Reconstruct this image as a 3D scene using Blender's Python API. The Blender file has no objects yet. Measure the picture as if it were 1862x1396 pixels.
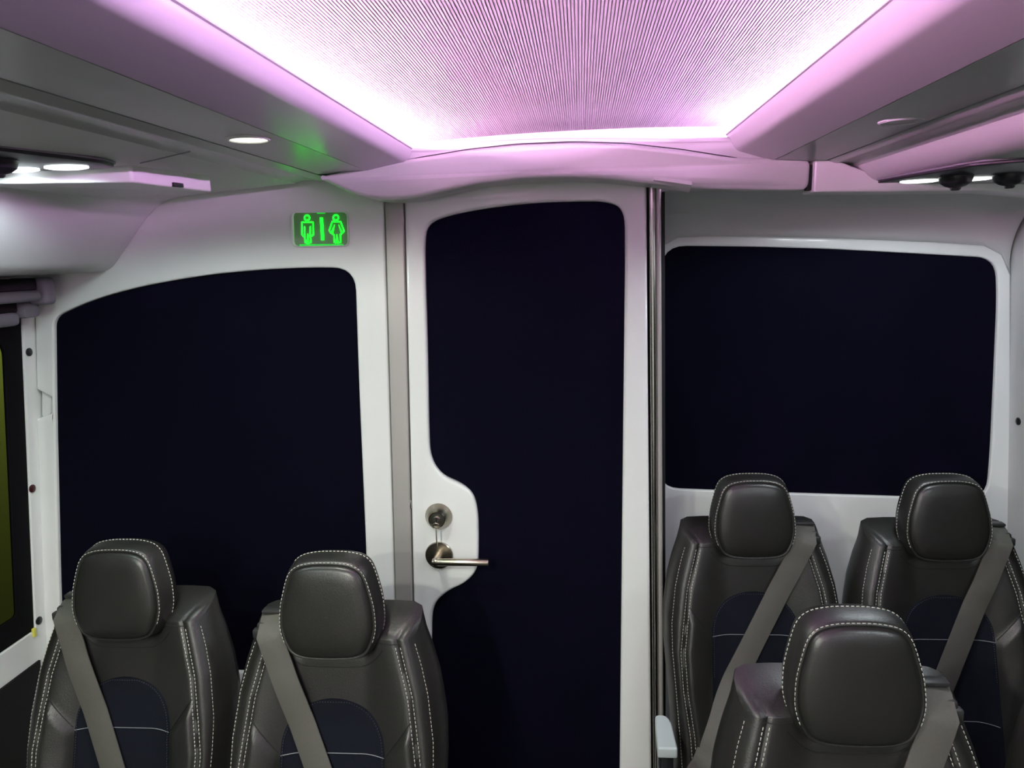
import bpy, bmesh, math, random
from mathutils import Vector, Matrix
import numpy as np

# ------------------------------------------------------------------ camera
scn = bpy.context.scene
COL = scn.collection
FPX, CX, CY = 1390.0, 931.0, 698.0
ROLL = math.radians(2.0)
VP = (1056.0, 462.0)                       # where the bus axis meets the picture
CAM = Vector((0.0, 0.0, 1.69))


def camera_axes():
    x, y = VP[0] - CX, CY - VP[1]
    c, s = math.cos(ROLL), math.sin(ROLL)
    x, y = x * c + y * s, -x * s + y * c
    n = Vector((x / FPX, y / FPX, 1)).normalized()
    psi = math.asin(n.x)
    p = math.asin(n.y / math.cos(psi))
    r0 = Vector((math.cos(psi), math.sin(psi), 0))
    fw = Vector((-math.sin(psi) * math.cos(p), math.cos(psi) * math.cos(p), -math.sin(p)))
    u0 = r0.cross(fw)
    return c * r0 - s * u0, s * r0 + c * u0, fw


AR, AU, AF = camera_axes()
cd = bpy.data.cameras.new('camera')
cam = bpy.data.objects.new('camera', cd)
COL.objects.link(cam)
cd.sensor_fit = 'HORIZONTAL'
cd.sensor_width = 36.0
cd.lens = FPX / 1862.0 * 36.0
cd.clip_start = 0.02
m = Matrix((AR, AU, -AF)).transposed().to_4x4()
m.translation = CAM
cam.matrix_world = m
scn.camera = cam

# ------------------------------------------------------------------ world, exposure
w = bpy.data.worlds.new('night')
scn.world = w
w.use_nodes = True
w.node_tree.nodes['Background'].inputs[0].default_value = (0.02, 0.022, 0.028, 1)
w.node_tree.nodes['Background'].inputs[1].default_value = 0.5
scn.view_settings.view_transform = 'Standard'
scn.view_settings.look = 'None'
scn.view_settings.exposure = 0.0
scn.view_settings.gamma = 1.0
scn.view_settings.use_curve_mapping = False

STRIP_L = ((1.0, 0.48, 0.86), 285.0)        # cove light colours and strengths
STRIP_R = ((0.90, 0.48, 0.98), 275.0)
DOWN = ((0.97, 1.0, 0.86), 15.0)            # warm-green downlights (W)
READ_L = ((0.78, 1.0, 0.97), 4.0)          # cool reading lights (W)
READ_R = ((0.86, 0.96, 1.0), 7.0)


# ------------------------------------------------------------------ helpers
def W(px, py, Y):
    """point of the vertical plane y = Y that the photograph shows at a pixel"""
    d = AR * ((px - CX) / FPX) + AU * ((CY - py) / FPX) + AF
    return CAM + d * (Y / d.y)


def Wz(px, py, z):
    d = AR * ((px - CX) / FPX) + AU * ((CY - py) / FPX) + AF
    return CAM + d * ((z - CAM.z) / d.z)


def tag(o, label=None, cat=None, group=None, kind=None):
    if label: o['label'] = label
    if cat: o['category'] = cat
    if group: o['group'] = group
    if kind: o['kind'] = kind
    return o


def link(name, me, mat=None, parent=None, loc=None):
    o = bpy.data.objects.new(name, me)
    COL.objects.link(o)
    if mat is not None and me is not None and not me.materials:
        me.materials.append(mat)
    if parent is not None: o.parent = parent
    if loc is not None: o.location = loc
    return o


def empty(name, loc=(0, 0, 0), rz=0.0, parent=None):
    o = bpy.data.objects.new(name, None)
    o.empty_display_size = 0.05
    COL.objects.link(o)
    o.location = loc
    o.rotation_euler.z = rz
    if parent is not None: o.parent = parent
    return o


def smooth(me, ang=35):
    for p in me.polygons: p.use_smooth = True
    if ang: me.set_sharp_from_angle(angle=math.radians(ang))
    return me


def mesh(name, verts, faces, ang=35):
    me = bpy.data.meshes.new(name)
    me.from_pydata([tuple(v) for v in verts], [], faces)
    me.update()
    bm = bmesh.new(); bm.from_mesh(me)
    bmesh.ops.recalc_face_normals(bm, faces=bm.faces)
    bm.to_mesh(me); bm.free()
    return smooth(me, ang)


def fillet(poly, n=6):
    """poly of (x, y, r): rounded corners"""
    out = []
    N = len(poly)
    for i, (x, y, r) in enumerate(poly):
        p = Vector((x, y))
        if r <= 0:
            out.append((x, y)); continue
        a = Vector(poly[i - 1][:2]) - p
        b = Vector(poly[(i + 1) % N][:2]) - p
        pa = p + a.normalized() * min(r, a.length * 0.5)
        pb = p + b.normalized() * min(r, b.length * 0.5)
        for k in range(n + 1):
            t = k / n
            q = pa * (1 - t) ** 2 + p * 2 * t * (1 - t) + pb * t * t
            out.append((q.x, q.y))
    return out


def pix(poly, Y, n=6):
    """pixel outline (x, y, corner radius in pixels) -> (x, z) metres on the plane y = Y"""
    return [(W(x, y, Y).x, W(x, y, Y).z) for x, y in fillet(poly, n)]


def curve_mesh(cu, name):
    o = bpy.data.objects.new('tmp_curve', cu)
    COL.objects.link(o)
    bpy.context.view_layer.update()
    dg = bpy.context.evaluated_depsgraph_get()
    me = bpy.data.meshes.new_from_object(o.evaluated_get(dg))
    me.name = name
    bpy.data.objects.remove(o)
    bpy.data.curves.remove(cu)
    me.materials.clear()
    return me


def plate_mesh(name, loops, thick, bevel=0.0, res=3, ang=40):
    """flat plate with holes; loops in (u, v); returned in local x = u, y = v, z = thickness (+-thick/2)"""
    cu = bpy.data.curves.new(name, 'CURVE')
    cu.dimensions = '2D'
    cu.fill_mode = 'BOTH'
    for lp in loops:
        s = cu.splines.new('POLY')
        s.points.add(len(lp) - 1)
        for p, q in zip(s.points, lp): p.co = (q[0], q[1], 0, 1)
        s.use_cyclic_u = True
    cu.extrude = max(thick / 2 - bevel, 0.0)
    cu.bevel_depth = bevel
    cu.bevel_resolution = res
    cu.offset = -bevel
    me = curve_mesh(cu, name)
    bm = bmesh.new(); bm.from_mesh(me)
    bmesh.ops.remove_doubles(bm, verts=bm.verts, dist=1e-6)
    bmesh.ops.recalc_face_normals(bm, faces=bm.faces)
    bm.to_mesh(me); bm.free()
    return smooth(me, ang)


def plate(name, loops, y0, y1, mat, parent=None, bevel=0.0, res=3, ang=40):
    """plate standing across the bus from y0 (face towards the camera) to y1"""
    me = plate_mesh(name, loops, y1 - y0, bevel, res, ang)
    ym = (y0 + y1) / 2
    for v in me.vertices:
        x, y, z = v.co
        v.co = (x, ym - z, y)
    return link(name, me, mat, parent)


def tube(name, pts, r, mat, parent=None, cyclic=False, res=3):
    cu = bpy.data.curves.new(name, 'CURVE')
    cu.dimensions = '3D'
    s = cu.splines.new('POLY')
    s.points.add(len(pts) - 1)
    for p, q in zip(s.points, pts): p.co = (q[0], q[1], q[2], 1)
    s.use_cyclic_u = cyclic
    cu.bevel_depth = r
    cu.bevel_resolution = res
    cu.use_fill_caps = True
    me = curve_mesh(cu, name)
    return link(name, smooth(me, 60), mat, parent)


def box_mesh(name, lo, hi, bev=0.0, seg=2):
    bm = bmesh.new()
    bmesh.ops.create_cube(bm, size=1)
    for v in bm.verts:
        v.co = [lo[i] + (v.co[i] + 0.5) * (hi[i] - lo[i]) for i in range(3)]
    if bev:
        bmesh.ops.bevel(bm, geom=bm.edges[:], offset=bev, segments=seg, profile=0.5, affect='EDGES')
    me = bpy.data.meshes.new(name)
    bm.to_mesh(me); bm.free()
    return smooth(me, 40)


def box(name, lo, hi, mat, parent=None, bev=0.0, seg=2):
    return link(name, box_mesh(name, lo, hi, bev, seg), mat, parent)


def lathe_mesh(name, prof, n=40, ang=30):
    """profile (r, h) turned about -Y (h grows towards the camera)"""
    vs, fs = [], []
    for r, h in prof:
        for k in range(n):
            a = 2 * math.pi * k / n
            vs.append((r * math.cos(a), -h, r * math.sin(a)))
    for i in range(len(prof) - 1):
        for k in range(n):
            k2 = (k + 1) % n
            fs.append((i * n + k, i * n + k2, (i + 1) * n + k2, (i + 1) * n + k))
    fs.append(tuple(range(n)))
    fs.append(tuple(range((len(prof) - 1) * n, len(prof) * n)))
    return mesh(name, vs, fs, ang)


def down(me):
    """turn a lathe mesh so that its axis points down"""
    for v in me.vertices:
        x, y, z = v.co
        v.co = (x, z, y)
    bm = bmesh.new(); bm.from_mesh(me)
    bmesh.ops.recalc_face_normals(bm, faces=bm.faces)
    bm.to_mesh(me); bm.free()
    return me


def strip(name, sec, y0, y1, mat, parent=None, thick=0.008, up=True, ang=30):
    """sheet with a cross-section of (x, z), running along the bus; thickness on the upper / outer side"""
    P = [Vector(p) for p in sec]
    nrm = []
    for i in range(len(P)):
        a = P[max(i - 1, 0)]; b = P[min(i + 1, len(P) - 1)]
        t = (b - a).normalized()
        nn = Vector((-t.y, t.x))
        if (nn.y < 0) == up: nn = -nn
        nrm.append(nn)
    vs, fs = [], []
    for y in (y0, y1):
        for p in P: vs.append((p.x, y, p.y))
        for p, q in zip(P, nrm): vs.append((p.x + q.x * thick, y, p.y + q.y * thick))
    n = len(P)
    for i in range(n - 1):
        fs.append((i, i + 1, 2 * n + i + 1, 2 * n + i))
        fs.append((n + i, n + i + 1, 3 * n + i + 1, 3 * n + i))
        fs.append((i, i + 1, n + i + 1, n + i))
        fs.append((2 * n + i, 2 * n + i + 1, 3 * n + i + 1, 3 * n + i))
    for i in (0, n - 1):
        fs.append((i, n + i, 3 * n + i, 2 * n + i))
    return link(name, mesh(name, vs, fs, ang), mat, parent)


def open_fillet(sec, n=5):
    """section of (x, z, r), open ends"""
    out = []
    for i, (x, y, r) in enumerate(sec):
        if i in (0, len(sec) - 1) or r <= 0:
            out.append((x, y)); continue
        p = Vector((x, y)); a = Vector(sec[i - 1][:2]) - p; b = Vector(sec[i + 1][:2]) - p
        pa = p + a.normalized() * min(r, a.length * .5); pb = p + b.normalized() * min(r, b.length * .5)
        for k in range(n + 1):
            t = k / n
            q = pa * (1 - t) ** 2 + p * 2 * t * (1 - t) + pb * t * t
            out.append((q.x, q.y))
    return out


# ------------------------------------------------------------------ materials
def material(name, col, rough=0.5, metal=0.0, bump=0.0, scale=200.0, coat=0.0, spec=0.5, var=0.0, sheen=0.0,
             emit=None, estr=0.0, detail=3.0):
    ma = bpy.data.materials.new(name)
    ma.use_nodes = True
    nt = ma.node_tree
    b = nt.nodes['Principled BSDF']
    b.inputs['Base Color'].default_value = (*col, 1)
    b.inputs['Roughness'].default_value = rough
    b.inputs['Metallic'].default_value = metal
    b.inputs['Coat Weight'].default_value = coat
    b.inputs['Coat Roughness'].default_value = 0.12
    b.inputs['Specular IOR Level'].default_value = spec
    b.inputs['Sheen Weight'].default_value = sheen
    if emit:
        b.inputs['Emission Color'].default_value = (*emit, 1)
        b.inputs['Emission Strength'].default_value = estr
    if bump or var:
        tc = nt.nodes.new('ShaderNodeTexCoord')
        nz = nt.nodes.new('ShaderNodeTexNoise')
        nz.inputs['Scale'].default_value = scale
        nz.inputs['Detail'].default_value = detail
        nt.links.new(tc.outputs['Object'], nz.inputs['Vector'])
        if bump:
            bp = nt.nodes.new('ShaderNodeBump')
            bp.inputs['Strength'].default_value = bump
            bp.inputs['Distance'].default_value = 0.001
            nt.links.new(nz.outputs['Fac'], bp.inputs['Height'])
            nt.links.new(bp.outputs['Normal'], b.inputs['Normal'])
        if var:
            mx = nt.nodes.new('ShaderNodeMix')
            mx.data_type = 'RGBA'
            mx.inputs['A'].default_value = (*[c * (1 - var) for c in col], 1)
            mx.inputs['B'].default_value = (*[min(c * (1 + var), 1) for c in col], 1)
            nt.links.new(nz.outputs['Fac'], mx.inputs['Factor'])
            nt.links.new(mx.outputs['Result'], b.inputs['Base Color'])
    return ma


M = {}
M['gelcoat'] = material('white_gelcoat', (0.84, 0.84, 0.84), 0.32, coat=0.25)
M['gloss'] = material('white_gloss_door', (0.85, 0.85, 0.85), 0.22, coat=0.4, bump=0.03, scale=14)
M['satin'] = material('white_satin_plastic', (0.74, 0.74, 0.74), 0.42)
M['panel'] = material('grey_satin_panel', (0.62, 0.62, 0.63), 0.26)
M['lip'] = material('darkened_cove_lip', (0.44, 0.44, 0.45), 0.26)  # panel material with its colour darkened to offset strong cove light on the lip
M['header'] = material('darkened_header_white', (0.66, 0.66, 0.66), 0.3, coat=0.2)  # same white as the walls, colour darkened to offset strong cove light
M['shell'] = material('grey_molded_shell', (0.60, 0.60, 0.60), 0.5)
M['dark_gap'] = material('dark_backing', (0.015, 0.015, 0.017), 0.8)
M['liner'] = material('ribbed_headliner', (0.72, 0.71, 0.71), 0.75, bump=0.05, scale=900)
M['felt'] = material('black_felt', (0.0026, 0.0026, 0.0082), 0.95, bump=0.4, scale=700, spec=0.05, var=0.5)
M['carpet'] = material('dark_carpet', (0.02, 0.019, 0.02), 0.95, bump=0.6, scale=500, spec=0.1, var=0.4)
M['post'] = material('satin_aluminium', (0.44, 0.42, 0.40), 0.5, metal=0.3)
M['chrome'] = material('brushed_chrome', (0.62, 0.60, 0.56), 0.2, metal=1.0)
M['nickel'] = material('satin_nickel', (0.50, 0.45, 0.37), 0.27, metal=1.0)
M['nickel_cone'] = material('brushed_nickel', (0.34, 0.31, 0.25), 0.25, metal=1.0)
M['nickel_dark'] = material('dark_nickel', (0.33, 0.31, 0.27), 0.3, metal=1.0)
M['black_plastic'] = material('black_plastic', (0.012, 0.012, 0.016), 0.35)
M['dark_glass_frame'] = material('black_window_frame', (0.003, 0.003, 0.004), 0.8, spec=0.12)
M['mauve'] = material('mauve_grey_plastic', (0.22, 0.20, 0.24), 0.5)
M['red'] = material('dark_red_plastic', (0.05, 0.004, 0.006), 0.4)
M['yellow'] = material('yellow_plastic', (0.75, 0.7, 0.12), 0.5)
M['leather'] = material('black_leather', (0.014, 0.0138, 0.0125), 0.38, bump=0.35, scale=420, var=0.12, spec=0.55)
M['leather_panel'] = material('black_leather_front', (0.0145, 0.0145, 0.013), 0.34, bump=0.25, scale=420, var=0.12, spec=0.55)
M['mesh_cloth'] = material('navy_mesh_cloth', (0.0035, 0.005, 0.0105), 0.85, bump=0.8, scale=900, var=0.5, spec=0.2)
M['thread'] = material('pale_thread', (0.55, 0.53, 0.47), 0.7)
M['dim_thread'] = material('dark_thread', (0.03, 0.033, 0.04), 0.7)
M['piping'] = material('silver_piping', (0.2, 0.21, 0.22), 0.4)
M['seam'] = material('black_seam_shade', (0.006, 0.006, 0.006), 0.7)
M['belt'] = material('grey_webbing', (0.085, 0.083, 0.072), 0.62, bump=0.4, scale=600, var=0.15, spec=0.35)
M['guide'] = material('black_belt_guide', (0.03, 0.03, 0.03), 0.35)
M['silver'] = material('silver_painted_plastic', (0.50, 0.56, 0.58), 0.35)
M['steel'] = material('black_steel', (0.02, 0.02, 0.02), 0.45, metal=0.4)
M['floor'] = material('dark_vinyl', (0.045, 0.043, 0.042), 0.5, bump=0.1, scale=80)
M['sign_face'] = material('olive_sign_face', (0.11, 0.13, 0.07), 0.28, spec=0.6, emit=(0.02, 0.5, 0.06), estr=0.08)
M['sign_green'] = material('lit_green_lines', (0.0, 0.3, 0.02), 0.5, emit=(0.002, 1.0, 0.008), estr=7.0)
M['sign_glow'] = material('lit_green_edge', (0.0, 0.2, 0.02), 0.5, emit=(0.01, 1.0, 0.05), estr=0.55)
M['led_l'] = material('pink_led', (0.8, 0.8, 0.8), 0.5, emit=STRIP_L[0], estr=STRIP_L[1])
M['led_r'] = material('violet_led', (0.8, 0.8, 0.8), 0.5, emit=STRIP_R[0], estr=STRIP_R[1])
M['lens_warm'] = material('warm_lens', (0.8, 0.8, 0.7), 0.4, emit=(1.0, 1.0, 0.80), estr=2.2)
M['lens_cool'] = material('cool_lens', (0.8, 0.8, 0.8), 0.4, emit=(0.88, 0.95, 1.0), estr=3.0)
M['lens_white'] = material('white_lens', (0.8, 0.8, 0.8), 0.4, emit=(0.95, 1.0, 0.96), estr=3.0)
M['outside'] = material('olive_render', (0.55, 0.60, 0.16), 0.8, bump=0.2, scale=20)
g = bpy.data.materials.new('tinted_window_glass')
g.use_nodes = True
nt = g.node_tree
nt.nodes.clear()
out = nt.nodes.new('ShaderNodeOutputMaterial')
tr = nt.nodes.new('ShaderNodeBsdfTransparent'); tr.inputs[0].default_value = (0.55, 0.60, 0.52, 1)
gl = nt.nodes.new('ShaderNodeBsdfGlossy'); gl.inputs['Roughness'].default_value = 0.02
mxs = nt.nodes.new('ShaderNodeMixShader')
mxs.inputs[0].default_value = 0.07; nt.links.new(tr.outputs[0], mxs.inputs[1])
nt.links.new(gl.outputs[0], mxs.inputs[2]); nt.links.new(mxs.outputs[0], out.inputs[0])
M['glass'] = g

# ------------------------------------------------------------------ main distances
YB = 1.83          # bulkhead and door
YR = 2.12          # rear wall right of the door
Y0 = -2.0          # front end of the modelled cabin


def xl(z): return -1.479 + (z - 0.734) * 0.104       # left wall leans in
def xr(z): return 1.154 - (z - 0.907) * 0.052        # right wall leans in


# ------------------------------------------------------------------ the setting: floor, walls
fl = box('floor', (-1.60, Y0, -0.06), (1.30, YR + 0.12, 0.0), M['floor'])
tag(fl, 'dark vinyl floor of the bus cabin', 'floor', kind='structure')


def side_wall(name, fx, sgn, loops, thick, mat, parent=None, bevel=0.0):
    """plate in the (y, z) plane, leaning; loops are (y, z)"""
    me = plate_mesh(name, loops, thick, bevel)
    for v in me.vertices:
        y, z, t = v.co
        v.co = (fx(z) + sgn * (thick / 2 - t), y, z)
    bm = bmesh.new(); bm.from_mesh(me)
    bmesh.ops.recalc_face_normals(bm, faces=bm.faces)
    bm.to_mesh(me); bm.free()
    return link(name, me, mat, parent)


def ray_left(px, py):
    """where the line of sight of a pixel meets the left wall: (y, z)"""
    d = AR * ((px - CX) / FPX) + AU * ((CY - py) / FPX) + AF
    # x = xl(z)  ->  CAM.x + t dx = a + b (CAM.z + t dz)
    b = 0.104; a = -1.479 - 0.734 * b
    t = (a + b * CAM.z - CAM.x) / (d.x - b * d.z)
    return (t * d.y, CAM.z + t * d.z)


ywin = 1.795
zs = 0.745
wl = side_wall('wall_left', xl, -1,
               [[(Y0, 0.0), (YB + 0.06, 0.0), (YB + 0.06, 1.92), (Y0, 1.92)],
                fillet([(Y0 + 0.5, zs, .06), (ywin, zs, .012), (ywin, 1.60, .012), (Y0 + 0.5, 1.60, .06)])],
               0.05, M['gelcoat'], bevel=0.004)
tag(wl, 'white left side wall with the window opening', 'wall', kind='structure')
lc = side_wall('carpet_panel', lambda z: xl(z) + 0.006, -1, [[(Y0, 0.02), (1.80, 0.02), (1.80, 0.655), (Y0, 0.655)]],
               0.006, M['carpet'], wl)
for (px, py, mt, rr) in ((52, 640, 'black_plastic', .0105), (58, 888, 'red', .0105), (70, 1128, 'black_plastic', .011)):
    y, z = ray_left(px, py)
    me = lathe_mesh('snap_button', [(rr, 0), (rr, .003), (rr * .7, .005), (rr * .1, .0055)], 20)
    for v in me.vertices:
        a, b, c = v.co
        v.co = (-b, a, c)
    bm = bmesh.new(); bm.from_mesh(me); bmesh.ops.recalc_face_normals(bm, faces=bm.faces); bm.to_mesh(me); bm.free()
    o = link('snap_button', me, M[mt], wl, (xl(z), y, z))
    if mt == 'red': tag(o, 'dark red snap button')
# the window itself
w1 = side_wall('window_1', lambda z: xl(z) - 0.004, -1,
               [fillet([(Y0 + 0.5, zs, .06), (ywin, zs, .012), (ywin, 1.60, .012), (Y0 + 0.5, 1.60, .06)]),
                fillet([(Y0 + 0.57, zs + .07, .05), (ywin - .060, zs + .07, .012), (ywin - .060, 1.53, .04), (Y0 + 0.57, 1.53, .05)])],
               0.010, M['dark_glass_frame'], bevel=0.003)
tag(w1, 'black framed tinted side window at the left edge', 'window', kind='structure')
side_wall('pane', lambda z: xl(z) - 0.009, -1,
          [[(Y0 + 0.56, zs + .06), (ywin - .055, zs + .06), (ywin - .055, 1.54), (Y0 + 0.56, 1.54)]], 0.005, M['glass'], w1)
y, z = ray_left(60, 1150)
tb = box('pull_tab', (xl(z) - .002, 1.781, z - .012), (xl(z) + .006, 1.791, z + .012), M['yellow'], w1, .002)
# the night outside the left window
ow = box('wall_outside', (-4.1, -3.0, -1.2), (-4.0, 6.5, 3.2), M['outside'])
tag(ow, 'olive lit wall outside the left window', 'wall', kind='structure')
ll = bpy.data.lights.new('outside_fill_lamp', 'AREA'); ll.energy = 22; ll.size = 0.5; ll.color = (1, .95, .6)  # added unseen lamp that lights the wall outside
lo = bpy.data.objects.new('outside_fill_lamp', ll); COL.objects.link(lo); lo.location = (-3.0, 4.9, 2.2)
lo.rotation_euler = (0, math.radians(40), 0)

RW = [(Y0 + 0.5, .80, .06), (1.99, .80, .012), (1.99, 1.60, .012), (Y0 + 0.5, 1.60, .06)]
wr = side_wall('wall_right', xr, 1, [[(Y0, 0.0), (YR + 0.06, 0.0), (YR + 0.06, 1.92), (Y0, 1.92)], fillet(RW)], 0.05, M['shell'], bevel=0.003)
tag(wr, 'grey right side wall behind the window seats', 'wall', kind='structure')
side_wall('carpet_panel', lambda z: xr(z) - 0.006, 1, [[(Y0, 0.02), (2.10, 0.02), (2.10, 0.795), (Y0, 0.795)]], 0.006, M['carpet'], wr)
w2 = side_wall('window_2', lambda z: xr(z) + .004, 1, [fillet(RW), fillet([(Y0 + .57, .87, .05), (1.93, .87, .012), (1.93, 1.53, .012), (Y0 + .57, 1.53, .05)])], .010, M['dark_glass_frame'], bevel=.003)
tag(w2, 'black framed tinted side window of the right wall', 'window', kind='structure')
side_wall('pane', lambda z: xr(z) + .009, 1, [[(Y0 + .56, .86), (1.94, .86), (1.94, 1.54), (Y0 + .56, 1.54)]], .005, M['glass'], w2)
p = W(1853, 765, 2.08)
me = lathe_mesh('snap_button', [(.010, 0), (.010, .003), (.007, .005), (.001, .0055)], 20)
for v in me.vertices:
    a, b, c = v.co
    v.co = (b, a, c)
bm = bmesh.new(); bm.from_mesh(me); bmesh.ops.recalc_face_normals(bm, faces=bm.faces); bm.to_mesh(me); bm.free()
link('snap_button', me, M['black_plastic'], wr, (xr(p.z), 2.075, p.z))
wf = box('wall_front', (-1.60, Y0 - 0.05, 0.0), (1.30, Y0, 2.0), M['satin'])
tag(wf, 'white partition at the front end of the cabin', 'wall', kind='structure')

# ------------------------------------------------------------------ bulkhead left of the door
top_edge = [(105, 572), (150, 552), (200, 535), (260, 520), (330, 507), (400, 497), (480, 490), (560, 486.5)]
felt1 = ([(97, 577, 18)] + [(x, y, 30) for x, y in top_edge[1:]] +
         [(645, 487, 42), (652, 700, 60), (665, 1000, 60), (672, 1222, 10), (112, 1222, 16), (106, 1050, 60), (99, 750, 60)])
zf = 0.03
pl, pr_ = W(79, 1110, YB), W(719, 1119, YB)
outer = [(W(62, 548, YB).x, W(62, 548, YB).z), (W(66, 708, YB).x, W(66, 708, YB).z),
         (W(92, 722, YB).x, W(92, 722, YB).z), (W(93, 752, YB).x, W(93, 752, YB).z), (W(66, 762, YB).x, W(66, 762, YB).z),
         (W(75, 1000, YB).x, W(75, 1000, YB).z), (pl.x, pl.z), (xl(zf) + .01, zf), (pr_.x - .012, zf), (pr_.x, pr_.z),
         (W(698, 380, YB).x, W(698, 380, YB).z), (W(698, 380, YB).x, 1.92), (xl(1.92) + .03, 1.92), (xl(1.66) + .012, 1.66)]
outer = fillet([(x, z, .004) for x, z in outer], 3)
wb = plate('wall_rear', [outer, pix(felt1, YB)], YB, YB + 0.03, M['gelcoat'], bevel=0.006)
tag(wb, 'white rear bulkhead panel around the dark arched inlay', 'wall', kind='structure')
fo = pix([(x + (6 if x > 400 else -6), y + (6 if y > 1000 else -6), r) for x, y, r in felt1], YB)
plate('felt_panel', [fo], YB + 0.012, YB + 0.026, M['felt'], wb)
tag(wb.children[0], 'near-black felt inlay')
c1 = pix([(70, 704, 3), (94, 704, 3), (94, 768, 3), (70, 768, 3)], YB)
plate('joint_clip', [c1], YB + 0.014, YB + 0.028, M['satin'], wb, .002)
c1 = pix([(72, 712, 3), (82, 712, 4), (91, 728, 3), (91, 750, 3), (82, 758, 4), (72, 758, 3)], YB)
plate('joint_clip', [c1], YB + 0.008, YB + 0.018, M['satin'], wb, .002)
# cover behind the door so nothing shows through the gaps
bk = box('trim_1', (-0.50, YB + 0.045, zf), (0.20, YB + 0.06, 1.90), M['dark_gap'])
tag(bk, 'dark lining behind the door gaps', 'trim', kind='structure')

# ------------------------------------------------------------------ door jamb post, hinge post
pa, pb_ = [W(699.5, 372, YB - .008), W(720, 1119, YB - .008)], [W(733, 372, YB - .008), W(750, 1119, YB - .008)]


def ext(a, b, z):
    t = (z - a.z) / (b.z - a.z)
    return a.x + (b.x - a.x) * t


post = [(ext(*pa, 1.90), 1.90), (ext(*pb_, 1.90), 1.90), (ext(*pb_, zf), zf), (ext(*pa, zf), zf)]
t2 = plate('trim_2', [post], YB - 0.008, YB + 0.03, M['post'], bevel=.004)
tag(t2, 'beige grey metal jamb post left of the restroom door', 'post', kind='structure')
pc = [W(1180, 345, YB - .01), W(1187.5, 1390, YB - .01)]
x_a, x_b = ext(*pc, 1.90), ext(*pc, zf)


def rod(name, x_top, x_bot, r, y, mat, z1=1.90, z0=zf, parent=None):
    vs, fs = [], []
    n = 16
    for x, z in ((x_top, z1), (x_bot, z0)):
        for k in range(n):
            a = 2 * math.pi * k / n
            vs.append((x + r * math.cos(a), y + r * math.sin(a), z))
    for k in range(n): fs.append((k, (k + 1) % n, n + (k + 1) % n, n + k))
    fs += [tuple(range(n)), tuple(range(n, 2 * n))]
    return link(name, mesh(name, vs, fs, 60), mat, parent)


t3 = rod('trim_3', x_a + .008, x_b + .008, .0075, YB + .002, M['chrome'])
tag(t3, 'slim chrome post right of the restroom door', 'post', kind='structure')
rod('cover_strip', x_a + .0225, x_b + .0225, .0065, YB + .008, M['post'], parent=t3)

# ------------------------------------------------------------------ the restroom door
YD = YB - 0.004
dt = [(736, 380), (760, 371), (800, 361), (870, 350), (950, 343), (1040, 339), (1110, 340), (1176, 345)]
dpix = [W(x, y, YD) for x, y in dt]
dl, dr = [W(737, 385, YD), W(753, 1119, YD)], [W(1177, 345, YD), W(1185, 1390, YD)]
door_out = [(p.x, p.z + .03) for p in dpix]
door_out = door_out + [(ext(*dr, 0.04), 0.04), (ext(*dl, 0.04), 0.04)]
inlay = [(772, 450, 20), (775, 405, 38), (830, 388, 40), (900, 376, 40), (980, 368, 40), (1050, 366, 40), (1100, 366, 20), (1136, 378, 34),
         (1137, 460, 40), (1132, 900, 60), (1127, 1396, 50), (1121, 1960, 40), (800, 1960, 40), (787, 1450, 60), (784, 1150, 30), (786, 1100, 30), (815, 1074, 24),
         (845, 1062, 24), (868, 1038, 26), (870, 1000, 30), (869, 930, 26), (860, 897, 22), (838, 881, 24), (806, 868, 24), (782, 836, 34),
         (779, 780, 60), (777, 650, 60)]
dp = plate('door_1', [door_out, pix(inlay, YD)], YD, YD + 0.035, M['gloss'], bevel=0.008, res=4)
tag(dp, 'glossy white restroom door with a tall dark inlay and lever handle', 'door', kind='structure')
cx_, cz_ = W(955, 900, YD).x, W(955, 900, YD).z
inl = [(x + (.006 if x > cx_ else -.006), z + (.006 if z > cz_ else 0)) for x, z in pix(inlay, YD)]
o = plate('felt_panel', [inl], YD + 0.013, YD + 0.03, M['felt'], dp)
tag(o, 'near-black felt inlay')
# deadbolt
c = W(798, 938, YD)
db = link('deadbolt', lathe_mesh('deadbolt', [(.0335, 0), (.0345, .003), (.0335, .006), (.0215, .030), (.0205, .0315), (.019, .0315), (.0185, .028), (.001, .028)], 48), M['nickel_cone'], dp, (c.x, YD, c.z))
link('lock_cylinder', lathe_mesh('lock_cylinder', [(.0185, .028), (.0185, .0285), (.0095, .0288), (.009, .033), (.008, .034), (.0004, .034)], 32), M['nickel_dark'], db)
box('key_slot', (-.0013, -.0347, -.006), (.0013, -.0335, .006), M['black_plastic'], db)
# ring and flat key hanging below the cylinder
rg = [(0.0095 * math.cos(a), -.040 - .002 * math.sin(a), -.012 + .008 * math.sin(a)) for a in [2 * math.pi * k / 24 for k in range(24)]]
tube('key_ring', rg, .0009, M['chrome'], db, True)
box('key', (-.0012, -.0455, -.066), (.0012, -.038, -.018), M['nickel'], db, .0005)
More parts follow.
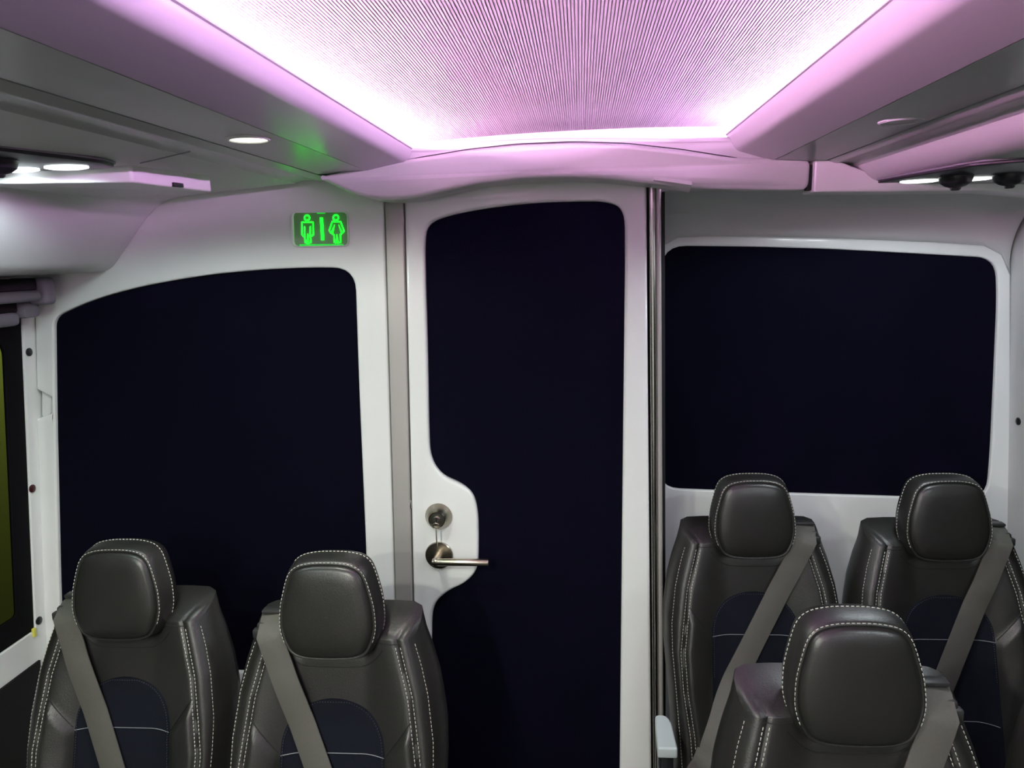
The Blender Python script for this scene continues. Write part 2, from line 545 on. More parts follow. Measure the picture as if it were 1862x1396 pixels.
# lever handle on a round rosette
c = W(799, 1008, YD)
lh = link('lever_handle', lathe_mesh('lever_handle', [(.0345, 0), (.0355, .002), (.0355, .007), (.034, .009), (.012, .0095), (.0115, .012)], 48), M['nickel'], dp, (c.x, YD, c.z))
me = lathe_mesh('neck', [(.0105, .008), (.0105, .050), (.009, .056), (.004, .0585)], 28)
link('neck', me, M['nickel'], lh)
me = lathe_mesh('lever', [(.004, 0), (.0085, .001), (.0092, .003), (.0092, .140), (.0085, .142), (.0005, .1422)], 28)
for v in me.vertices:
    a, b, cc = v.co
    v.co = (-b - .0095, a - .0495, cc)
bm = bmesh.new(); bm.from_mesh(me); bmesh.ops.recalc_face_normals(bm, faces=bm.faces); bm.to_mesh(me); bm.free()
link('lever', me, M['nickel'], lh)
p = W(745.5, 917, YD)
box('latch_bolt', (p.x - .003, YD - .001, p.z - .011), (p.x + .003, YD + .01, p.z + .011), M['chrome'], dp, .0015)

# ------------------------------------------------------------------ recessed rear wall right of the door
felt2 = [(1203, 560, 40), (1203, 446.5, 46), (1350, 448, 40), (1500, 452, 40), (1650, 460, 40), (1740, 465, 30), (1813, 469, 44), (1816, 540, 40), (1809, 700, 60),
         (1803, 830, 40), (1796, 908, 36), (1620, 903, 40), (1400, 896, 40), (1197, 888, 40), (1197, 780, 40)]
lip_in = [(1193.5, 560), (1196, 470), (1206, 445), (1232, 431), (1300, 428), (1400, 430), (1550, 434), (1700, 440), (1790, 446), (1822, 462), (1838, 500)]
rin = [W(x, y, YR) for x, y in lip_in]
xin0 = rin[0].x
rear_out = [(p.x, p.z) for p in rin] + [(xr(zf) + .02, zf), (xin0, zf)]
wrr = plate('wall_rear_right', [rear_out, pix(felt2, YR)], YR, YR + 0.03, M['gelcoat'], bevel=0.005)
tag(wrr, 'recessed white rear wall with a dark inlay behind the right seats', 'wall', kind='structure')
fo = pix([(x + (6 if x > 1500 else -4), y + (6 if y > 700 else -6), r) for x, y, r in felt2], YR)
tag(plate('felt_panel', [fo], YR + 0.011, YR + 0.024, M['felt'], wrr), 'near-black felt inlay')
# molded cove that turns from the rear wall forward to the header and the door post
xo0 = x_b * 0 + ext(*pc, 1.5) + .0235
front_loop = [(xo0, 1.50), (xo0, 1.68), (xo0, 1.765), (xo0 + .004, 1.83), (0.30, 1.84), (0.46, 1.84), (0.64, 1.84), (0.82, 1.84), (0.98, 1.84), (1.05, 1.835), (1.085, 1.80)]
back_loop = [(p.x, p.z) for p in rin]
back_loop[0] = (xin0, 1.50)
N = 14
vs, fs = [], []
for i in range(N + 1):
    t = i / N
    a = t * math.pi / 2
    s_in, s_y = 1 - math.cos(a), math.sin(a)       # quarter round
    for (fx_, fz_), (bx_, bz_) in zip([(xo0, zf)] + front_loop + [(1.10, zf)], [(xin0, zf)] + back_loop + [(xr(zf), zf)]):
        vs.append((fx_ + (bx_ - fx_) * s_in, YB + .012 + (YR + .004 - YB - .012) * s_y, fz_ + (bz_ - fz_) * s_in))
n = len(front_loop) + 2
for i in range(N):
    for k in range(n - 2):
        fs.append((i * n + k, i * n + k + 1, (i + 1) * n + k + 1, (i + 1) * n + k))
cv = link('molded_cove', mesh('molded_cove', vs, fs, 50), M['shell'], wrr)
sd = cv.modifiers.new('thickness', 'SOLIDIFY'); sd.thickness = 0.006; sd.offset = 0
tag(cv, 'grey molded cove turning forward above the inlay')

# ------------------------------------------------------------------ ceiling
ZC = 1.985
xs0, xs1 = -0.470, 0.450
pitch = 0.0046
nr = int((xs1 - xs0) / pitch)
vs, fs = [], []
sec = []
for k in range(nr):
    x = xs0 + k * pitch
    crown = lambda q: 0.014 * (1 - (q / 0.46) ** 2) - 0.008
    sec += [(x, ZC + crown(x)), (x + pitch * .55, ZC + crown(x)), (x + pitch * .68, ZC + .0016 + crown(x)), (x + pitch * .87, ZC + .0016 + crown(x))]
sec.append((xs1, ZC))
for y in (Y0, 1.97):
    for x, z in sec: vs.append((x, y, z))
n = len(sec)
for k in range(n - 1): fs.append((k, k + 1, n + k + 1, n + k))
b0 = len(vs)
vs += [(xs0, Y0, ZC + .03), (xs1, Y0, ZC + .03), (xs1, 1.97, ZC + .03), (xs0, 1.97, ZC + .03)]
fs += [(b0, b0 + 1, b0 + 2, b0 + 3)]
ce = link('ceiling', mesh('ceiling', vs, fs, 20), M['liner'])
tag(ce, 'ribbed pink-lit ceiling headliner between the light strips', 'ceiling', kind='structure')
rt = box('roof_shell', (-1.60, Y0, 2.03), (1.30, YR + .12, 2.06), M['dark_gap'], ce)
for xa, xb in ((-0.478, -0.470), (0.450, 0.458)):
    box('cove_wall', (xa, Y0, 1.90), (xb, 1.98, 2.03), M['satin'], ce)
box('cove_wall', (-0.478, 1.97, 1.88), (0.458, 1.98, 2.03), M['satin'], ce)
box('roof_closure', (-1.60, YB + .03, 1.90), (-.478, YB + .05, 2.03), M['dark_gap'], ce)
box('roof_closure', (.458, YB + .03, 1.90), (1.30, YB + .05, 2.03), M['dark_gap'], ce)
box('roof_closure', (-.478, YB + .03, 1.88), (.458, 1.98, 1.905), M['dark_gap'], ce)
box('roof_closure', (0.16, YB + .03, 1.845), (1.30, YB + .05, 1.91), M['dark_gap'], ce)

# ------------------------------------------------------------------ overhead consoles
SL = dict(
    lip=[(-0.470, 1.934, 0), (-0.380, 1.934, .01), (-0.366, 1.9335, .005), (-0.3675, 1.925, .008), (-0.376, 1.903, .010), (-0.4645, 1.8874, 0)],
    access=[(-0.4665, 1.8874, 0), (-0.5865, 1.8880, 0)],
    rail=[(-0.5890, 1.8873, 0), (-0.601, 1.8843, .004), (-0.613, 1.8813, .004), (-0.628, 1.8852, .006), (-0.655, 1.8852, .01), (-0.672, 1.8800, 0)],
    lower=[(-0.6725, 1.8800, 0), (-0.755, 1.875, .03), (-0.879, 1.867, .03), (-0.975, 1.860, .03), (-1.018, 1.848, .02), (-1.055, 1.818, .03), (-1.158, 1.700, .014), (-1.180, 1.689, .012), (-1.375, 1.684, 0)])
SR = dict(
    lip=[(0.450, 1.942, 0), (0.341, 1.942, .01), (0.327, 1.9415, .005), (0.3285, 1.933, .008), (0.342, 1.902, .010), (0.4240, 1.8784, 0)],
    access=[(0.4260, 1.8784, 0), (0.5340, 1.8722, 0)],
    rail=[(0.5365, 1.8715, 0), (0.546, 1.8680, .004), (0.556, 1.8650, .004), (0.566, 1.8670, .006), (0.590, 1.8650, .008), (0.604, 1.8590, 0)],
    lower=[(0.6045, 1.8590, 0), (0.622, 1.834, .02), (0.648, 1.8205, .02), (0.78, 1.814, .03), (0.95, 1.808, .03), (1.00, 1.796, .02), (1.045, 1.75, .03), (1.065, 1.705, .02), (1.11, 1.700, 0)])


def console(side, S, yends):
    t = empty('overhead_console', (0, 0, 0))
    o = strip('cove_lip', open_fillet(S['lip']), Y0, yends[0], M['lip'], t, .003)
    strip('access_panel', open_fillet(S['access']), Y0, yends[1], M['panel'], t, .006)
    strip('rail', open_fillet(S['rail']), Y0, yends[2], M['panel'], t, .004)
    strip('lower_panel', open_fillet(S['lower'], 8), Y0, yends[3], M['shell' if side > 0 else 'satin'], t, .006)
    x0 = S['access'][0][0]; x1 = S['rail'][-1][0]
    box('backing', (min(x0, x1) - .01, Y0, S['access'][0][1] + .012), (max(x0, x1) + .01, yends[1], S['access'][0][1] + .02), M['dark_gap'], t)
    return t


ocl = console(-1, SL, (1.73, 1.73, YB - .004, YB - .002))
tag(ocl, 'long overhead side console with the lit downlight, left of the ceiling', 'console')
ocr = console(1, SR, (1.80, 1.82, 1.82, 1.82))
tag(ocr, 'long overhead side console above the right seats', 'console')
# panel seam across the left lower panel and the hanging block at its rear end
s0, s1 = Wz(255, 296, 1.8735), Wz(345, 275, 1.8800)
tube('panel_seam', [(s0.x, s0.y, 1.8728), (s1.x, s1.y, 1.8795)], .0009, M['mauve'], ocl)
A = Wz(238, 300, 1.873); B = Wz(383, 318, 1.877); Dl = Wz(-60, 318, 1.858)
zb = 1.843
bl = [(Dl.x, Dl.y), (A.x, A.y), (B.x, B.y), (B.x - .27, B.y + .02)]
me = plate_mesh('hanging_block', [fillet([(x, y, .006) for x, y in bl], 4)], .04, .004)
for v in me.vertices: v.co.z += zb + .02
o = link('hanging_block', me, M['gelcoat'], ocl)
tag(o, 'pale end block hanging below the console')
p = W(315, 336, (A.y + B.y) / 2)
o = box('notch', (-.004, -.014, -.004), (.004, .014, .004), M['black_plastic'], ocl, .001)
o.location = (A.x + (B.x - A.x) * .52 + .001, A.y + (B.y - A.y) * .52, zb + .005)
o.rotation_euler.z = math.atan2(B.y - A.y, B.x - A.x) - math.pi / 2

# ------------------------------------------------------------------ cove lights
for nm, x, z, mt, lab in (('L', -.445, 1.9375, 'led_l', 'pink glowing light strip hidden in the left ceiling cove'),
                          ('R', .425, 1.9455, 'led_r', 'violet glowing light strip hidden in the right ceiling cove')):
    t = empty('cove_light', (x, 0, z - .003))
    tag(t, lab, 'light strip', 'ceiling cove lights')
    box('channel', (-.008, Y0 + .02, 0), (.008, 1.93, .003), M['satin'], t)
    box('diffuser', (-.006, Y0 + .03, .003), (.006, 1.92, .0170), M[mt], t, .0015)

# ------------------------------------------------------------------ rear fascia, door header, right ledge
YF = 1.722
FT = [(610, 262), (700, 268), (745, 268), (800, 262), (870, 256), (950, 251.5), (1040, 249.5), (1130, 249.5), (1230, 250), (1330, 247), (1400, 252), (1452, 262)]
FB = [(1452, 325), (1330, 310), (1240, 294), (1140, 282), (1040, 278), (940, 282), (850, 292), (760, 308), (672, 325), (610, 325)]

YH = 1.70


def yh(px): 
    t = min(max((px - 1056) / 420, 0), 1)
    return YH + .075 * t * t * (3 - 2 * t)


ht = [(573, 321), (600, 316), (672, 300), (760, 286), (850, 273), (940, 263), (1040, 259), (1140, 262), (1240, 273), (1330, 285), (1400, 287), (1474, 290)]
hb = [(1470, 345), (1400, 345), (1255, 342), (1180, 333), (1110, 325), (1040, 322), (950, 325), (870, 334), (800, 350), (750, 361), (700, 364), (655, 358), (622, 344)]
hpx = fillet([(x, y, 14) for x, y in ht] + [(x, y, 16) for x, y in hb])
hpt = [W(x, y, yh(x)) for x, y in hpx]
fpx = fillet([(x, y, 20) for x, y in FT] + [(x, y, 10) for x, y in FB])
fpt = [W(x, y, yh(x) + .016) for x, y in fpx]
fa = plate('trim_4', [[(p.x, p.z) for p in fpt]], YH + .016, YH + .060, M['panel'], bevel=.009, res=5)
for v in fa.data.vertices:
    t = min(max((v.co.x + .02) / .50, 0), 1)
    v.co.y += .075 * t * t * (3 - 2 * t)
tag(fa, 'curved grey fascia closing the rear end of the lit ceiling', 'trim', kind='structure')
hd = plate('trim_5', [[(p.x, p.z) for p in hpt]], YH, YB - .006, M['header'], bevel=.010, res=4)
for v in hd.data.vertices:
    t = min(max((v.co.x + .02) / .50, 0), 1)
    t = .075 * t * t * (3 - 2 * t)
    v.co.y += t * (YB - v.co.y) / (YB - YH)
tube('header_seam_shade', [tuple(W(x, y, yh(x) + .009)) for x, y in fillet([(x, y - .5, 16) for x, y in [(690, 304), (760, 287), (850, 272), (940, 262), (1040, 258), (1140, 261), (1240, 272), (1330, 286), (1398, 299)]])[6:-6]], .0011, M['seam'], hd)  # black tube standing in for the shadow line of the gap above the header
tag(hd, 'white arched header over the restroom door', 'trim', kind='structure')
# pale inset strips on the underside of the header
for pts in ([(766, 362), (800, 353), (850, 342)], [(1186, 337), (1220, 341), (1254, 346)]):
    q = [W(x, y, YH + .05) for x, y in pts]
    vs, fs = [], []
    for p in q: vs += [(p.x, YH + .018, p.z - .0035 + .012), (p.x, YH + .060, p.z - .0035), (p.x, YH + .018, p.z + .016), (p.x, YH + .060, p.z + .006)]
    for k in range(len(q) - 1):
        a = 4 * k
        fs += [(a, a + 1, a + 5, a + 4), (a + 2, a + 3, a + 7, a + 6), (a, a + 2, a + 6, a + 4), (a + 1, a + 3, a + 7, a + 5)]
    fs += [(0, 1, 3, 2), (len(vs) - 4, len(vs) - 3, len(vs) - 1, len(vs) - 2)]
    link('inset_strip', mesh('inset_strip', vs, fs), M['satin'], hd)

YL = 1.768
le = [(1483, 288, 4), (1530, 294, 12), (1575, 312, 16), (1640, 332, 16), (1720, 333, 16), (1800, 332, 20), (1900, 334, 10), (1990, 350, 10), (1990, 372, 8), (1900, 354, 10), (1800, 346, 12), (1640, 348, 12), (1480, 349, 4)]
lg = plate('trim_6', [pix(le, YL)], YL, YB + .03, M['gelcoat'], bevel=.004, res=4)
tag(lg, 'white ledge under the reading lights, right of the header', 'trim', kind='structure')
gp = [W(1468, 300, YL + .02), W(1486, 345, YL + .02)]
box('gap_shade', (gp[0].x, YL + .02, gp[1].z), (gp[1].x, YL + .04, gp[0].z), M['dark_gap'], lg)  # dark box standing in for the shade inside the gap


# ------------------------------------------------------------------ lamps in the consoles
def spot(parent, loc, col, watt, size, ang=150, blend=.6, tilt=(0, 0, 0)):
    l = bpy.data.lights.new('lamp', 'SPOT')
    l.energy = watt; l.color = col; l.shadow_soft_size = size
    l.spot_size = math.radians(ang); l.spot_blend = blend
    o = bpy.data.objects.new('lamp', l)
    COL.objects.link(o)
    o.parent = parent; o.location = loc; o.rotation_euler = tilt
    return o


def downlight(x, y, z, lit, label, grp=None):
    t = empty('downlight', (x, y, z))
    tag(t, label, 'lamp', grp)
    me = down(lathe_mesh('bezel', [(.034, -.002), (.034, .001), (.032, .003), (.0295, .003), (.0285, .001), (.0284, -.002)], 36))
    link('bezel', me, M['panel'] if not lit else M['satin'], t)
    me = down(lathe_mesh('lens', [(.0285, -.002), (.0285, .0012), (.022, .0022), (.001, .0026)], 36))
    link('lens', me, M['lens_warm'] if lit else M['panel'], t)
    if lit: spot(t, (0, 0, -.008), DOWN[0], DOWN[1] * (1.0 if y > 1 else 2.9), .028, 165, .35)  # lamps further forward are boosted as fill for the lower walls
    return t


p = Wz(452, 252, 1.8876)
downlight(p.x, p.y, 1.8872, True, 'bright round downlight in the left console beside the green sign')
p = Wz(1640, 219, 1.8755)
downlight(p.x, p.y, 1.8748, False, 'unlit flush round downlight in the right console')
downlight(-.527, 0.15, 1.8872, True, 'added unseen fill downlight of the left console, second from the rear bulkhead')  # this and the next three: unseen lamps added to fill the lower walls
downlight(-.527, -0.40, 1.8872, True, 'added unseen fill downlight of the left console, third from the rear bulkhead')
downlight(-.527, -1.45, 1.8872, True, 'added unseen fill downlight of the left console, fifth from the rear bulkhead')
downlight(-.527, -0.95, 1.8872, True, 'added unseen fill downlight of the left console, fourth from the rear bulkhead')


def lens_disc(name, parent, loc, rx, ry, mat):
    me = down(lathe_mesh(name, [(1, -.002), (1, .0015), (.8, .003), (.05, .0035)], 32))
    for v in me.vertices: v.co = (v.co.x * rx, v.co.y * ry, v.co.z)
    return link(name, me, mat, parent, loc)


def reading_panel(console_, loc, outline, lens, knobs, label, lensmat, col, watt):
    me = plate_mesh('reading_light_panel', [fillet([(x, y, .02) for x, y in outline], 5)], .008, .002)
    t = link('reading_light_panel', me, M['black_plastic'], console_, loc)
    tag(t, label)
    me = plate_mesh('bezel', [fillet([(x * 1.04, y * 1.04, .02) for x, y in outline], 5)], .004, .0015)
    link('bezel', me, M['mauve'], t, (0, 0, .003))
    for (x, y) in lens:
        lens_disc('lens', t, (x, y, -.005), .036, .026, lensmat)
        spot(t, (x, y, -.014), col, watt, .025, 170, .25)
    for (x, y) in knobs:
        link('air_nozzle', down(lathe_mesh('air_nozzle', [(.030, 0), (.030, .004), (.026, .014), (.018, .020), (.010, .0225), (.009, .026), (.006, .028), (.001, .028)], 28)), M['black_plastic'], t, (x, y, -.002))


# left panel: two lit lenses, nozzles further forward
pL = Wz(120, 296, 1.870)
out_l = [(-.30, -.22), (.02, -.22), (.075, -.02), (.062, .045), (-.30, .045)]
reading_panel(ocl, (pL.x, pL.y, 1.868), out_l, [(0, 0), (-.088, 0)], [(-.045, -.10), (-.14, -.10)],
              'added unseen reading light panel with two lit lenses', M['lens_cool'], READ_L[0], READ_L[1])
pR = Wz(1672, 322, 1.8175)
out_r = [(-.075, .03), (-.02, -.26), (.05, -.30), (.28, -.22), (.28, .03)]
reading_panel(ocr, (pR.x, pR.y, 1.815), out_r, [(0, 0), (.100, 0)], [(.042, -.06), (.142, -.055)],
              'added unseen reading light panel with two lit lenses and black air nozzles', M['lens_white'], READ_R[0], READ_R[1])
for yy in (0.45, -0.45):  # unseen panels added for light from behind the camera
    reading_panel(ocl, (-.90, yy, 1.866), out_l, [(0, 0), (-.088, 0)], [(-.045, -.10), (-.14, -.10)],
                  'added unseen reading light panel with two lit lenses', M['lens_cool'], READ_L[0], READ_L[1])
    reading_panel(ocr, (.75, yy + .1, 1.812), out_r, [(0, 0), (.100, 0)], [(.042, -.06), (.142, -.055)],
                  'added unseen reading light panel with two lit lenses and black air nozzles', M['lens_white'], READ_R[0], READ_R[1])

# ------------------------------------------------------------------ blind cassette above the left window
rb = empty('roller_blind', (xl(1.62), 0, 1.62))
tag(rb, 'rolled grey blind cassette above the left window', 'blind')


def long_box(name, x0, x1, z0, z1, y1, mat, parent, bev):
    return box(name, (x0, Y0 + .3, z0), (x1, y1, z1), mat, parent, bev, 3)


long_box('cassette', .0, .085, .030, .058, 1.742, M['carpet'], rb, .004)
long_box('cassette_lip', .0, .098, .004, .030, 1.740, M['mauve'], rb, .010)
box('end_cap', (.0, 1.745, -.006), (.104, 1.785, .060), M['mauve'], rb, .012, 3)
long_box('bottom_bar', .0, .055, -.052, -.020, 1.715, M['mauve'], rb, .012)
long_box('rolled_fabric', .0, .045, -.020, .004, 1.72, M['carpet'], rb, .004)
box('end_bracket', (.0, 1.722, -.036), (.062, 1.775, .004), M['mauve'], rb, .008, 2)

# ------------------------------------------------------------------ restroom sign
YS = YB - .004
sg = empty('restroom_sign', W(585, 417, YB))
tag(sg, 'green lit man and woman restroom sign on the white bulkhead', 'sign')
sx, sy, sz = sg.location


def loc_poly(pts): return [(x - sx, z - sz) for x, z in pts]


SC = 10.344


def sp(x, y): return (500 + x / SC, 360 + y / SC)


outl = [(*sp(362, 272), 9), (*sp(1362, 272), 9), (*sp(1385, 890), 9), (*sp(385, 905), 10)]
outb = [(*sp(300, 255), 11), (*sp(1385, 255), 11), (*sp(1408, 905), 11), (*sp(330, 922), 12)]
plate('bezel', [loc_poly(pix(outb, YB)), loc_poly(pix(outl, YB))], -.007, .0, M['gelcoat'], sg, .002)
plate('face', [loc_poly(pix(outl, YB))], -.004, -.0005, M['sign_face'], sg)


def wl_(pts, cyc=True, r=.0015, name='pictogram'):
    q = [W(*sp(x, y), YB - .005) for x, y in pts]
    return tube(name, [(p.x - sx, p.y - sy, p.z - sz) for p in q], r, M['sign_green'], sg, cyc, 2)


def circ(cx0, cy0, r): return [(cx0 + r * math.cos(2 * math.pi * k / 20), cy0 + r * math.sin(2 * math.pi * k / 20)) for k in range(20)]


wl_(circ(602, 372, 48), name='man_head')
wl_([(505, 455), (715, 455), (722, 690), (690, 715), (662, 700), (662, 535), (662, 700), (676, 835), (625, 850), (620, 680), (610, 850), (570, 835), (556, 700), (556, 535), (556, 700), (530, 715), (508, 690)], name='man_outline')
wl_(circ(1145, 368, 50), name='woman_head')
wl_([(1075, 445), (1235, 445), (1300, 620), (1270, 660), (1200, 510), (1255, 672), (1230, 680), (1235, 830), (1185, 842), (1165, 690), (1150, 842), (1115, 830), (1110, 690), (1080, 680), (1120, 510), (1050, 660), (1020, 610)], name='woman_outline')
wl_([(872, 370), (885, 560), (895, 790)], False, .0036, 'divider_bar')
q = pix([(*sp(470, 868), 2), (*sp(1300, 862), 2), (*sp(1300, 898), 2), (*sp(470, 902), 2)], YB)
plate('lit_edge', [loc_poly(q)], -.0046, -.0036, M['sign_glow'], sg)
q = pix([(*sp(800, 276), 2), (*sp(960, 276), 2), (*sp(960, 300), 2), (*sp(800, 300), 2)], YB)
plate('lit_edge', [loc_poly(q)], -.0046, -.0036, M['sign_glow'], sg)

# ------------------------------------------------------------------ seats
TANB = 0.20
ZT = 1.0           # height of the front shoulder seam


def lerp(tab, z):
    zs_ = [t[0] for t in tab]
    return float(np.interp(z, zs_, [t[1] for t in tab]))


FW = [(.40, .185), (.50, .180), (.58, .184), (.68, .190), (.76, .195), (.82, .194), (.90, .183), (.95, .170), (1.0, .153), (1.05, .150)]
SIN = [(.40, .150), (.50, .146), (.58, .150), (.68, .163), (.76, .166), (.82, .158), (.90, .146), (.95, .132), (1.0, .118), (1.05, .116)]
BOL = [(.40, .050), (.55, .050), (.70, .044), (.80, .032), (.90, .020), (1.0, .008), (1.05, .006)]
THK = [(.40, .10), (.60, .115), (.85, .11), (1.0, .085), (1.05, .08)]
WI = [(.40, .105), (.60, .104)] + [(.79 + .0975 * t, .100 * (1 - t ** 2.5) ** (1 / 1.9)) for t in [math.sin(k / 40 * math.pi / 2) for k in range(41)]]
ZP = (.790, .610)


def sst(a, b, x):
    t = min(max((x - a) / (b - a), 0), 1)
    return t * t * (3 - 2 * t)


def front(x, z):
    """local y of the backrest's front surface (towards the camera is negative)"""
    a = abs(x)
    fw, s, B = lerp(FW, z), lerp(SIN, z), lerp(BOL, z)
    y = (z - ZT) * TANB
    y -= B * sst(.055, s, a)
    # puffed wing below the slanting seam
    wi = lerp(WI, min(z, ZP[0]))
    zl = ZP[0] + (a - .100) / max(lerp(SIN, .85) - .100, .01) * .065
    if wi - .01 < a < s + .004:
        y -= .009 * sst(.000, .012, zl - z) * sst(wi - .01, wi + .012, a) * (1 - sst(s - .012, s + .004, a))
    y += .0035 * math.exp(-((a - s - .0045) / .0035) ** 2)          # seam between the double stitches
    y += .018 * sst(s + .012, fw + .004, a) ** 2                     # bolster rolls over
    y += .012 * sst(.955, 1.005, z) * sst(.085, .060, a)             # neck dip
    return y


def seat_body():
    rows = list(np.linspace(.40, .96, 80)) + [.97, .98, .988, .994, .998, 1.0]
    nf, nb = 71, 14
    vs, fs = [], []
    ring = None
    for z in rows:
        fw, T = lerp(FW, z), lerp(THK, z)
        k = sst(.985, 1.0, z)
        pts = []
        y0 = (z - ZT) * TANB
        for i in range(nf):
            u = -1 + 2 * i / (nf - 1)
            x = u * fw
            pts.append((x, front(x, z), z))
        # right side, back, left side
        ye = front(fw, z)
        for (dx, ty) in ((.008, .18), (.012, .40), (.012, .65), (.006, .85), (-.02, .97)):
            pts.append((fw + dx * (1 - .35 * k), ye + (y0 + T - ye) * ty, z + .030 * ty * k + .006 * ty))
        for i in range(nb):
            u = 1 - 2 * (i + .5) / nb
            pts.append((u * (fw - .045), y0 + T, z + .030 * k + .006))
        for (dx, ty) in ((-.02, .97), (.006, .85), (.012, .65), (.012, .40), (.008, .18)):
            pts.append((-fw - dx * (1 - .35 * k), ye + (y0 + T - ye) * ty, z + .030 * ty * k + .006 * ty))
        ring = len(pts)
        vs += pts
    nrw = len(rows)
    for r in range(nrw - 1):
        for k in range(ring):
            k2 = (k + 1) % ring
            fs.append((r * ring + k, r * ring + k2, (r + 1) * ring + k2, (r + 1) * ring + k))
    # top: an inset ring, then the sloping top face as a grid from front edge to back edge
    base = (nrw - 1) * ring
    frontv = [base + i for i in range(nf)]
    backv = []
    for i in range(nf):
        u = -1 + 2 * i / (nf - 1)
        # nearest position along side+back chain
        backv.append(u)
    chain = [base + k for k in list(range(ring - 1, nf - 1, -1))]     # left side ... right side, via the back
    m_ = 5
    grid = [frontv]
    cp = [Vector(vs[c]) for c in chain]
    L_ = [0]
    for a, b in zip(cp, cp[1:]): L_.append(L_[-1] + (b - a).length)

    def along(t):
        t *= L_[-1]
        for i in range(len(L_) - 1):
            if L_[i + 1] >= t:
                f = (t - L_[i]) / max(L_[i + 1] - L_[i], 1e-9)
                return cp[i].lerp(cp[i + 1], f)
        return cp[-1]
    for j in range(1, m_ + 1):
        row = []
        for i in range(nf):
            a = Vector(vs[frontv[i]])
            b = along(i / (nf - 1))
            q = a.lerp(b, j / m_)
            q.z += .006 * math.sin(math.pi * j / m_) * min(1, 6 * math.sin(math.pi * i / (nf - 1)))
            vs.append(tuple(q)); row.append(len(vs) - 1)
        grid.append(row)
    for j in range(m_):
        for i in range(nf - 1):
            fs.append((grid[j][i], grid[j][i + 1], grid[j + 1][i + 1], grid[j + 1][i]))
    fs.append(tuple(range(ring - 1, -1, -1)))
    me = mesh('backrest', vs, fs, 50)
    return me


def insert_mesh(z0, z1):
    zz = list(np.linspace(z0, .80, 18)) + [.80 + (z1 - .80) * math.sin(k / 18 * math.pi / 2) for k in range(1, 19)]
    n = 24
    vs, fs = [], []
    for lay in (0, 1):
        for z in zz:
            wi = lerp(WI, z)
            for i in range(n + 1):
                x = (-1 + 2 * i / n) * wi
                e = 1 - (abs(2 * i / n - 1)) ** 8
                d = .0045 * e if lay == 0 else -.004
                vs.append((x, front(x, z) - d, z))
    R_ = len(zz)
    st = R_ * (n + 1)
    for r in range(R_ - 1):
        for i in range(n):
            a = r * (n + 1) + i
            fs.append((a, a + 1, a + n + 2, a + n + 1))
            fs.append((st + a, st + a + 1, st + a + n + 2, st + a + n + 1))
    rim = [i for i in range(n + 1)] + [r * (n + 1) + n for r in range(1, R_)] + [(R_ - 1) * (n + 1) + i for i in range(n - 1, -1, -1)] + [r * (n + 1) for r in range(R_ - 2, 0, -1)]
    for a, b in zip(rim, rim[1:] + rim[:1]): fs.append((a, b, st + b, st + a))
    return mesh('mesh_insert', vs, fs, 50)


def dashes(name, lines, size=(.0046, .0013, .0008), gap=.0028):
    """sewn stitches: little bars along polylines given as (point, outward normal) lists"""
    vs, fs = [], []
    L, Wd, H = size
    for line in lines:
        P = [Vector(p) for p, _ in line]
        Nn = [Vector(q) for _, q in line]
        acc = [0]
        for a, b in zip(P, P[1:]): acc.append(acc[-1] + (b - a).length)
        s = 0.0
        while s + L < acc[-1]:
            c = []
            for q in (s, s + L):
                i = max(0, min(len(P) - 2, int(np.searchsorted(acc, q)) - 1))
                f = (q - acc[i]) / max(acc[i + 1] - acc[i], 1e-9)
                c.append((P[i].lerp(P[i + 1], f), Nn[i].lerp(Nn[i + 1], f).normalized()))
            t = (c[1][0] - c[0][0]).normalized()
            b0 = len(vs)
            for (pp, nn) in c:
                sd_ = t.cross(nn).normalized() * (Wd / 2)
                vs += [tuple(pp + sd_ - nn * .001), tuple(pp - sd_ - nn * .001), tuple(pp - sd_ * .6 + nn * H), tuple(pp + sd_ * .6 + nn * H)]
            fs += [(b0, b0 + 1, b0 + 2, b0 + 3), (b0 + 4, b0 + 7, b0 + 6, b0 + 5), (b0, b0 + 4, b0 + 5, b0 + 1), (b0 + 1, b0 + 5, b0 + 6, b0 + 2), (b0 + 2, b0 + 6, b0 + 7, b0 + 3), (b0 + 3, b0 + 7, b0 + 4, b0)]
            s += L + gap
    return mesh(name, vs, fs, 0)


def on_front(fx_, z0=.46, z1=.992, n=60, nx=0.0):
    out = []
    for z in np.linspace(z0, z1, n):
        x = fx_(z)
        out.append(((x, front(x, z) - .0004, z), (nx * (1 if x > 0 else -1), -1, .1)))
    return out


# headrest outline, half (x, drop from the top)
HO = [(0, 0), (.025, .0006), (.050, .0045), (.065, .011), (.075, .021), (.082, .036), (.089, .060), (.095, .085), (.0975, .110), (.0975, .130), (.093, .150), (.086, .167), (.077, .180), (.060, .1885), (.035, .192), (0, .193)]


def catmull(P, n=4):
    out = []
    for i in range(len(P) - 1):
        p0 = Vector(P[max(i - 1, 0)]); p1 = Vector(P[i]); p2 = Vector(P[i + 1]); p3 = Vector(P[min(i + 2, len(P) - 1)])
        for k in range(n):
            t = k / n
            q = .5 * (2 * p1 + (p2 - p0) * t + (2 * p0 - 5 * p1 + 4 * p2 - p3) * t * t + (3 * p1 - p0 - 3 * p2 + p3) * t ** 3)
            out.append((q.x, q.y))
    out.append(P[-1])
    return out


HH = catmull(HO)
HZ = 1.160
HC = 0.100          # drop of the scaling centre


def hr_loop(s, y, lean=0.12, zs_=None):
    full = [(x, d) for x, d in HH] + [(-x, d) for x, d in HH[-2:0:-1]]
    out = []
    for x, d in full:
        dd = (d - HC) * (zs_ if zs_ else s)
        z = HZ - HC - dd
        out.append((x * s, y + (z - HZ) * lean, z))
    return out


